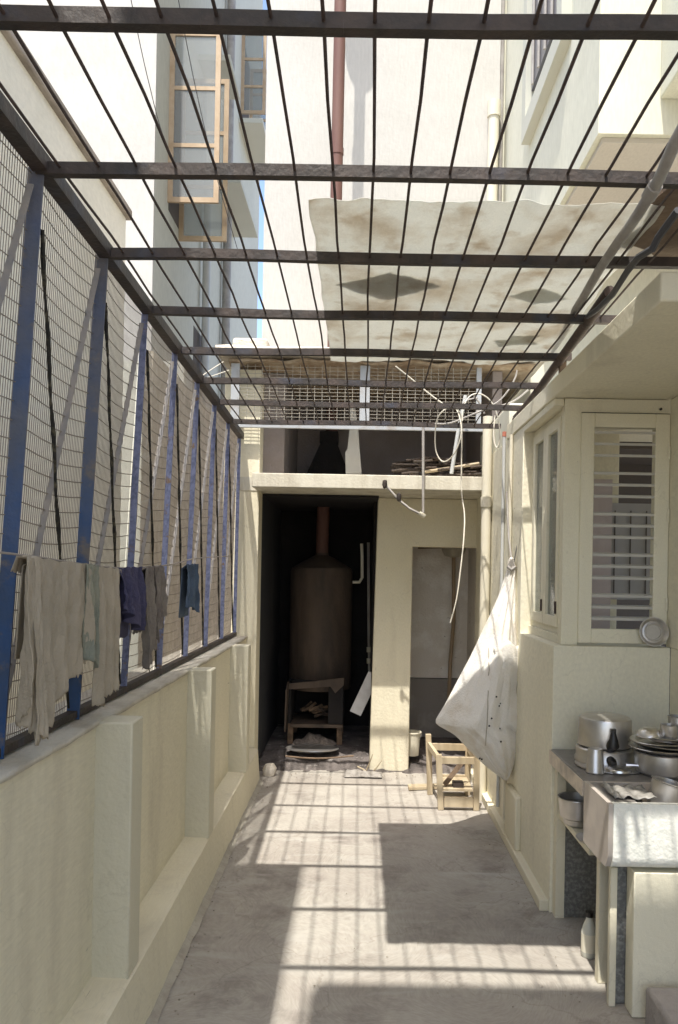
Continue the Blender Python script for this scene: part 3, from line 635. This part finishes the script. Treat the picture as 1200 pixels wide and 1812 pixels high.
MB().tube([on_sack(861 - i*.7, 1140 + i*13) for i in range(14)], .0028, 5).build('seam', clothB, sk)
# ------------------------------------------------------------------ kitchen counter and sink
ct = thing('kitchen_counter', 'stone counter on slab legs with shelf against the cream wall', 'counter', (1.1, 3.3, 0))
MB().box(.878, 1.418, 3.085, 3.640, .705, .752).build('counter_top', counterm, ct, bevel=.006)
MB().box(.872, .8775, 3.09, 3.640, .690, .748).build('edge_strip', mat('pale_edge', (.72,.62,.50), .6, (.42,.36,.30), 9), ct)
MB().box(.91, 1.40, 3.12, 3.63, .45, .475).build('shelf', cream, ct, bevel=.003)
MB().box(.90, .94, 3.59, 3.643, 0, .70).build('leg', cream, ct); MB().box(.94, 1.40, 3.60, 3.642, 0, .449).build('back_slab', granD, ct)
MB().box(.923, .968, 3.02, 3.06, 0, .70).build('leg', cream, ct, bevel=.003)
MB().box(.915, .94, 2.86, 2.885, 0, .50).build('leg', cream, ct, bevel=.003)
MB().box(.942, 1.02, 2.88, 2.93, 0, .50).build('leg', granD, ct, bevel=.003)
MB().box(.975, 1.418, 2.79, 2.87, 0, .51).build('support_wall', creamL, ct, bevel=.004)
sk2 = thing('sink', 'pale granite fronted sink basin with brushed metal side on the counter end', 'sink', (1.15, 2.92, .52))
sec = [(2.775, .752), (2.772, .56), (2.782, .535), (2.805, .522), (3.08, .522), (3.08, .752)]
b = MB(); vs = []
prof_out = [(2.772,.754),(2.772,.570),(2.776,.548),(2.788,.530),(2.81,.522),(2.85,.520)]
b.prism([(.893,y,z) for y,z in prof_out] + [(.893,2.85,.54),(.893,2.81,.56),(.893,2.797,.60),(.893,2.797,.754)], (.525,0,0)); b.build('front', granite, sk2)
MB().prism([(.876,2.774,.753),(.876,2.774,.57),(.876,2.80,.526),(.876,2.86,.520),(.876,3.082,.520),(.876,3.082,.753)], (.016,0,0)).build('side_panel', sinkst, sk2)
MB().box(.893, 1.417, 2.851, 3.082, .521, .54).box(.893, 1.417, 3.064, 3.082, .541, .752).build('bowl', sinkst, sk2)
MB().box(1.405, 1.4175, 2.80, 3.063, .541, .753).build('side_wall', sinkst, sk2)
MB().box(.893, .985, 2.80, 3.06, .735, .752).build('rim', counterm, sk2)
# ---- dishes
def dish(name, lab, cat, c, parts, grp='dishes on the counter'):
    o = thing(name, lab, cat, c, grp)
    for nm, prof, m, M in parts: MB().lathe(c, prof, 36, M).build(nm, m, o)
    return o
CT = .753
ck = dish('pressure_cooker', 'big aluminium pressure cooker pan turned upside down with black handle on the counter', 'pressure cooker', (1.05, 3.40, CT),
     [('lid', [(.118,.0),(.124,.006),(.124,.02),(.119,.028),(.119,.062),(.113,.068),(.02,.07)], alu, None), ('body', [(.104,.072),(.111,.078),(.1115,.082),(.1105,.178),(.106,.190),(.092,.197),(.01,.199)], alu, None)])
b = MB().tube([(1.045,3.290,CT+.088),(1.045,3.268,CT+.10),(1.045,3.262,CT+.125),(1.045,3.270,CT+.155)], [.022,.026,.017,.009], 12); b.build('handle', blackp, ck)
MB().box(1.035,1.055,3.262,3.278,CT+.150,CT+.166).build('handle_tip', blackp, ck)
MB().tube([(1.04,3.285,CT+.035),(1.04,3.262,CT+.030),(1.04,3.235,CT+.026)], [.017,.019,.012], 12).build('lid_handle', blackp, ck)
MB().tube([(1.162,3.38,CT+.075),(1.182,3.375,CT+.078)], .011, 10).build('side_grip', blackp, ck)
dish('saucepan_lid', 'wide flat aluminium lid lying under the pressure cooker pan', 'lid', (1.06, 3.33, CT-.001), [('disc', [(.13,.001),(.150,.004),(.150,.008),(.01,.009)], alu, None)])
tum = dish('steel_tumbler', 'steel tumbler upside down in front of the pressure cooker', 'tumbler', (.957, 3.215, CT), [('cup', [(.0365,0),(.0375,.004),(.0355,.008),(.030,.092),(.028,.097),(.005,.098)], alu, None)])
dish('small_steel_dish', 'small round steel dish shining between tumbler and plate stack', 'dish', (1.055, 3.22, CT), [('disc', [(.045,.0),(.052,.008),(.050,.016),(.036,.022),(.01,.024)], steel, None)])
o = thing('ladle', 'steel spoon lying across the small steel dish', 'spoon', (1.12, 3.20, CT+.03), 'dishes on the counter')
MB().tube([(1.08,3.21,CT+.032),(1.12,3.20,CT+.034),(1.17,3.19,CT+.026)], [.010,.006,.007], 8).build('handle', steel, o)
dish('steel_pot', 'steel cooking pot under the stack of plates', 'pot', (1.235, 3.22, CT), [('body', [(.095,0),(.110,.012),(.115,.05),(.112,.085),(.118,.090),(.01,.091)], alu, None)])
for i, (r_, z_, dx, t_, lb) in enumerate(((.138,.092,0,0,'lowest wide steel plate in the stack'), (.134,.106,.004,2,'second steel plate from the bottom of the stack'), (.128,.120,-.004,-2,'third steel plate up in the stack'), (.108,.137,.0,3,'topmost and smallest steel plate of the stack'))):
    c = (1.235+dx, 3.22, CT+z_)
    dish('steel_plate', lb, 'plate', c, [('plate', [(r_*.7,0),(r_*.78,.002),(r_*.86,.014),(r_*.98,.016),(r_,.017),(r_*.98,.019),(r_*.84,.018),(r_*.74,.005),(.005,.004)], steel, Matrix.Rotation(R(t_),3,'Y'))], 'steel plates stacked on the pot')
dish('steel_bowl', 'small shiny steel bowl turned over on top of the plate stack', 'bowl', (1.17, 3.20, CT+.152), [('bowl', [(.050,0),(.052,.004),(.046,.022),(.028,.034),(.005,.037)], steel, None)])
dish('steel_cup', 'short steel cup standing on top of the plate stack', 'cup', (1.238, 3.17, CT+.152), [('cup', [(.030,0),(.033,.004),(.035,.052),(.037,.054),(.034,.055),(.031,.008),(.005,.007)], alu, None)])
dish('steel_beaker', 'tall steel beaker behind the stack at the wall corner', 'cup', (1.33, 3.33, CT), [('cup', [(.036,0),(.036,.21),(.039,.213),(.034,.214),(.033,.01),(.005,.009)], alu, None)])
Mt = Matrix.Rotation(R(-28),3,'Y') @ Matrix.Rotation(R(8),3,'X')
dish('steel_mug', 'tilted steel mug lying in the sink at the right edge', 'mug', (1.105, 2.92, .63), [('cup', [(.052,0),(.058,.006),(.062,.165),(.068,.170),(.064,.172),(.056,.012),(.005,.010)], alu, Matrix.Rotation(R(14),3,'Y'))], 'dishes in the sink')
dish('steel_pan', 'round steel pan leaning on its side inside the sink', 'pan', (1.02, 2.94, .64), [('pan', [(.058,0),(.062,.004),(.062,.08),(.066,.082),(.060,.083),(.057,.006),(.005,.005)], alu, Mt)], 'dishes in the sink')
MB()
o = MB().grid(14, 10, lambda u, v: (.915+.15*u, 2.83+.17*v, .757+.022*max(0,noise.noise(Vector((u*5,v*5,4))))+.004*math.sin(u*20))).build('steel_wool_cloth', mat('wet_rag', (.22,.21,.19), .5, (.4,.38,.35), 25), solid=.004)
tag(o, 'crumpled grey scouring rag on the rim of the sink', 'rag')
# pans on the shelf
for (z_, r_, lab) in ((.476,.062,'lower dark steel pan on the shelf under the counter'), (.505,.080,'upper wider steel pan on the shelf under the counter')):
    dish('shelf_pan', lab, 'pan', (.945, 3.42, z_), [('pan', [(r_*.75,0),(r_*.9,.008),(r_,.085),(r_*1.06,.088),(r_*1.05,.091),(r_*.95,.090),(r_*.85,.012),(.005,.010)], alu, None)], 'pans on the shelf')
dish('dark_lid', 'dark flat lid on the shelf behind the sink', 'lid', (.955, 3.22, .476), [('disc', [(.06,.0),(.068,.012),(.03,.020),(.01,.030),(.005,.03)], alu, None)], 'pans on the shelf')
bt = thing('bottle', 'small clear bottle with dark cap and cream label under the sink', 'bottle', (.952, 3.24, 0))
MB().lathe((.952,3.24,0), [(.028,0),(.031,.006),(.031,.10),(.024,.125),(.0135,.150),(.0135,.165)], 20).build('glass', mat('bottle_glass', (.55,.55,.48), .15, fine=0), bt)
MB().lathe((.952,3.24,0), [(.0315,.022),(.0315,.095)], 20).build('paper_label', mat('label_cream', (.66,.62,.50), .8), bt)
MB().lathe((.952,3.24,0), [(.016,.160),(.0165,.18),(.003,.182)], 16).build('cap', blackp, bt)
# plate on the window ledge
pt = thing('wall_plate', 'round steel plate leaning on the window ledge in the corner', 'plate', (1.345, 3.66, 1.224))
Mp = Matrix.Rotation(R(80),3,'X')
MB().lathe((1.345,3.655,1.293), [(.002,-.001),(.032,-.001),(.035,.004),(.039,.004),(.042,-.003),(.050,-.004),(.060,.005),(.064,.010),(.068,.010),(.068,.006),(.062,-.004),(.050,-.009),(.002,-.009)], 40, Mp).build('dish', alu, pt)
# step bottom right
struct(MB().box(1.0, 1.418, 1.6, 2.74, 0, .14).build('step', cement, bevel=.012))

# ------------------------------------------------------------------ cable coil
def smooth_path(pts, n=6):
    out = []
    for i in range(len(pts)-1):
        p0, p1, p2, p3 = pts[max(i-1,0)], pts[i], pts[i+1], pts[min(i+2,len(pts)-1)]
        for k in range(n):
            t = k/n; out.append(.5*((2*p1)+(p2-p0)*t+(2*p0-5*p1+4*p2-p3)*t*t+(3*p1-p0-3*p2+p3)*t**3))
    return out + [pts[-1]]
CY = 4.85
cc = thing('cable_coil', 'loose white cable hanging in loops from the end of the grille', 'cable', tuple(W(817,745,CY)))
loops = [(700,648),(730,672),(760,697),(790,718),(806,722),(815,745),(816,770),(808,795),(795,813),(782,816),(772,800),(770,775),(773,745),(783,728),(797,722),(812,727),(817,750),(817,800),(817,870),(822,910),(821,950),(816,1000),(808,1060),(797,1102)]
MB().tube(smooth_path([W(x, y, CY + .05*math.sin(i*.8)) for i, (x, y) in enumerate(loops)]), .0042, 6).build('long_loop', cablem, cc)
l2 = [(818,745),(820,722),(828,705),(840,697),(855,699),(870,712),(880,735),(885,765),(884,780),(880,792),(875,783),(874,760),(876,735)]
MB().tube(smooth_path([W(x, y, CY - .04 + .01*i) for i, (x, y) in enumerate(l2)]), .0042, 6).build('short_loop', cablem, cc)
for (ps) in ([(838,702),(848,712),(857,732)], [(812,722),(826,709),(845,704)], [(770,750),(800,748),(855,726),(905,712),(935,690)]):
    MB().tube(smooth_path([W(x, y, 5.0) for x, y in ps]), .006, 6).build('grey_lead', greypvc, cc)
MB().tube(smooth_path([W(x,y,4.9) for x,y in ((845,730),(880,712),(900,690),(912,668),(915,655))]), .005, 6).build('grey_lead', greypvc, cc)

# ------------------------------------------------------------------ washing on the line
LX = -.815
ln = MB().tube(smooth_path([Vector((LX-.03, .9, 1.60)), Vector((LX, 1.85, 1.575)), Vector((LX+.01, 2.6, 1.545)), Vector((LX-.01, 3.4, 1.56)), Vector((LX-.04, 4.14, 1.60)), Vector((LX-.05, 5.2, 1.63))], 5), .003, 6).build('clothes_line', mat('line_cord', (.30,.27,.24), .9))
tag(ln, 'thin cord strung along the fence carrying the washing', 'clothes line')
def linez(y): return 1.575 - .04*(min(y,2.6)-1.85) if y < 2.6 else 1.545 + .02*(y-2.6)
def cloth(name, lab, y0, y1, l0, l1, m, folds, amp, seed, fringe=0, grp='washing on the line', spread=0, back=.25):
    def fn(u, v):
        y = y0 + (y1-y0)*u; lz = linez(y) - .006*abs(math.sin(u*9+seed))
        Lf = l0 + (l1-l0)*u + .03*noise.noise(Vector((u*2.5, seed, 0)))
        if v < .12: # over the line, short back flap
            t = v/.12; a = (1-t); x = LX - .010 - .012*a; z = lz - a*back
        else:
            t = (v-.12)/.88; x = LX + .012 + amp*t**.6*math.sin(u*folds*math.pi + seed + .8*math.sin(t*2+seed)) + .5*amp*noise.noise(Vector((u*6+seed, t*2, 1))) + .006*noise.noise(Vector((u*14+seed, t*5, 2))) + .004*noise.noise(Vector((u*40, t*12, seed)))
            z = lz - t*Lf
        if fringe and v > .96: z += .013*noise.noise(Vector((u*60, seed, 2)))
        yy = y + spread*(u-.5)*(v) + .012*t*math.sin(u*7+seed)
        z += .004
        return (x + (.008 if v >= .12 else 0), yy, z)
    return tag(MB().grid(70, 46, fn).build(name, m, solid=.0025), lab, 'cloth', grp)
cloth('towel', 'largest beige towel with frayed hem hanging nearest on the line', 1.93, 2.33, .46, .27, clothB, 8, .013, 1.0, 1, spread=.02)
cloth('towel', 'narrow crumpled beige cloth trailing down onto the parapet beside the largest towel', 1.90, 1.98, .36, .47, clothB, 3, .020, 2.3, 1, spread=.05, back=.04)
cloth('rag', 'grey green rag between the two beige towels', 2.30, 2.41, .27, .31, clothG, 4, .012, 4.0)
cloth('towel', 'narrower beige towel beside the navy cloth', 2.41, 2.63, .42, .38, clothB, 6, .016, 5.1, 1)
cloth('cloth', 'bunched navy blue cloth hanging on the line', 2.62, 2.86, .15, .24, clothN, 6, .026, 6.6, spread=.03)
cloth('cloth', 'dark grey ragged cloth next to the navy one', 2.93, 3.05, .38, .30, clothD, 5, .018, 7.3, 1)
cloth('cloth', 'grey torn strip of cloth between navy cloth and blue rag', 3.06, 3.20, .30, .18, clothD, 4, .018, 8.8, 1)
cloth('rag', 'small blue grey rag hanging alone farthest along the line', 3.66, 3.86, .20, .23, clothT, 4, .012, 9.4)

# ------------------------------------------------------------------ buildings around
nb = thing('neighbour_house', 'cream neighbour house wall with brown cap behind the fence', 'house', (-2.2, 3, 0))
MB().box(-3.6, -1.9, -2, 6.25, 0, 4.28).build('wall', nwall, nb); MB().box(-3.65, -1.86, -2, 6.29, 4.28, 4.36).build('parapet_cap', capm, nb, bevel=.01)
st = MB().box(-1.80, -1.72, 6.45, 9.5, 0, 3.30).build('stone_wall', stonem); tag(st, 'rough rubble stone wall seen through the far end of the mesh fence', 'wall')
tag(MB().box(-2.6, -1.82, 8.0, 8.15, 0, 3.62).build('shade_panel', greyw), 'plain grey panel standing in for the shade low on the tall white building', 'wall')  # grey panel added in place of shade on the white front
lb = thing('left_building', 'tall white building with grey side and open wooden windows', 'building', (-5, 12, 0))
MB().box(-9, -2.6, 9.7, 19, 0, 16).build('wall', greyw, lb)
MB().box(-9, -2.602, 9.66, 9.70, 0, 16).build('front_render', white, lb)
def casement(ya, wdt, z0, z1, rows_):
    m = MB(); x0, x1 = -2.6, -2.6 + wdt; fw = .065
    m.box(x0, x0+fw, ya, ya+.04, z0, z1); m.box(x1-fw, x1, ya, ya+.04, z0, z1); m.box(x0+fw, x1-fw, ya, ya+.04, z0, z0+fw); m.box(x0+fw, x1-fw, ya, ya+.04, z1-fw, z1)
    for i in range(1, rows_): 
        z = z0 + (z1-z0)*i/rows_; m.box(x0+fw, x1-fw, ya+.005, ya+.035, z-.025, z+.025)
    o = m.build('window_leaf', woodw, lb); MB().box(x0+fw, x1-fw, ya+.016, ya+.022, z0+fw, z1-fw).build('pane', glass, o)
casement(10.3, .66, 6.28, 8.50, 3); casement(10.95, .66, 6.05, 8.28, 3); casement(16.0, .50, 10.7, 12.35, 3); casement(17.2, .5, 10.7, 12.35, 3)
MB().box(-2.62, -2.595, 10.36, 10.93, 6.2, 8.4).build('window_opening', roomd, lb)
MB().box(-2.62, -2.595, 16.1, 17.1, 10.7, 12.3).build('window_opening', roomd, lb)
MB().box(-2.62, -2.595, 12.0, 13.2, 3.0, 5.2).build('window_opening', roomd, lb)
for (y0, y1, z) in ((13.2, 15.4, 7.95), (12.0, 13.0, 9.2), (15.8, 17.4, 10.4)): MB().box(-2.6, -2.12, y0, y1, z, z+.10).build('window_hood', greyw, lb, bevel=.01)
MB().tube([(-2.50, 14.2, 0), (-2.50, 14.2, 15)], .075, 12).build('drain_pipe', greypvc, lb)
MB().tube([(-2.50, 12.4, 0), (-2.50, 12.4, 9)], .06, 12).build('drain_pipe', bluepvc, lb)
wb = thing('white_building', 'tall plain white building standing directly behind the outhouse', 'building', (.1, 8.2, 0))
MB().box(-1.0, 1.247, 7.66, 12, 0, 14).build('wall', white, wb)
o = thing('vent_pipe', 'cream vent pipe with collared top against the white building corner', 'pipe', (1.19, 7.6, 3)); 
MB().tube([(1.165,7.6,3),(1.185,7.6,5.93)], .052, 14).build('pipe', pvc, o); MB().tube([(1.185,7.6,5.90),(1.186,7.6,6.05)], .064, 14).build('collar', pvc, o)
MB().tube([(1.27, 7.7, 2.6), (1.27, 7.7, 11)], .02, 8).build('conduit', greypvc, house)
# unseen block added at left behind the viewer to shade the near left floor
sh_ = MB().box(-3.6, -.99, -3.2, 1.48, 5.9, 6.2).box(-3.55, -2.0, -3.0, 1.3, 4.4, 5.9); sb_ = sh_.build('left_shade_block', nwall, nb)
for (pts, lab) in (([(228,-20,6.5),(262,140,7.0),(300,270,7.8),(380,440,9.0)], 'thin slack wire slanting past the left edge of the open window'), ([(312,-20,6.5),(345,150,7.0),(380,300,7.8),(420,440,8.5)], 'thin slack wire crossing the open wooden window')):
    tag(MB().tube(smooth_path([W(*p) for p in pts]), .004, 5).build('overhead_wire', darkcab), lab, 'wire', 'wires across the gap')
tag(MB().tube(smooth_path([W(*p) for p in ((395,640,5.2),(350,672,4.9),(405,655,5.3))]), .003, 5).build('tie_wire', cablem), 'loose white wire end at the far left corner of the grille', 'wire')
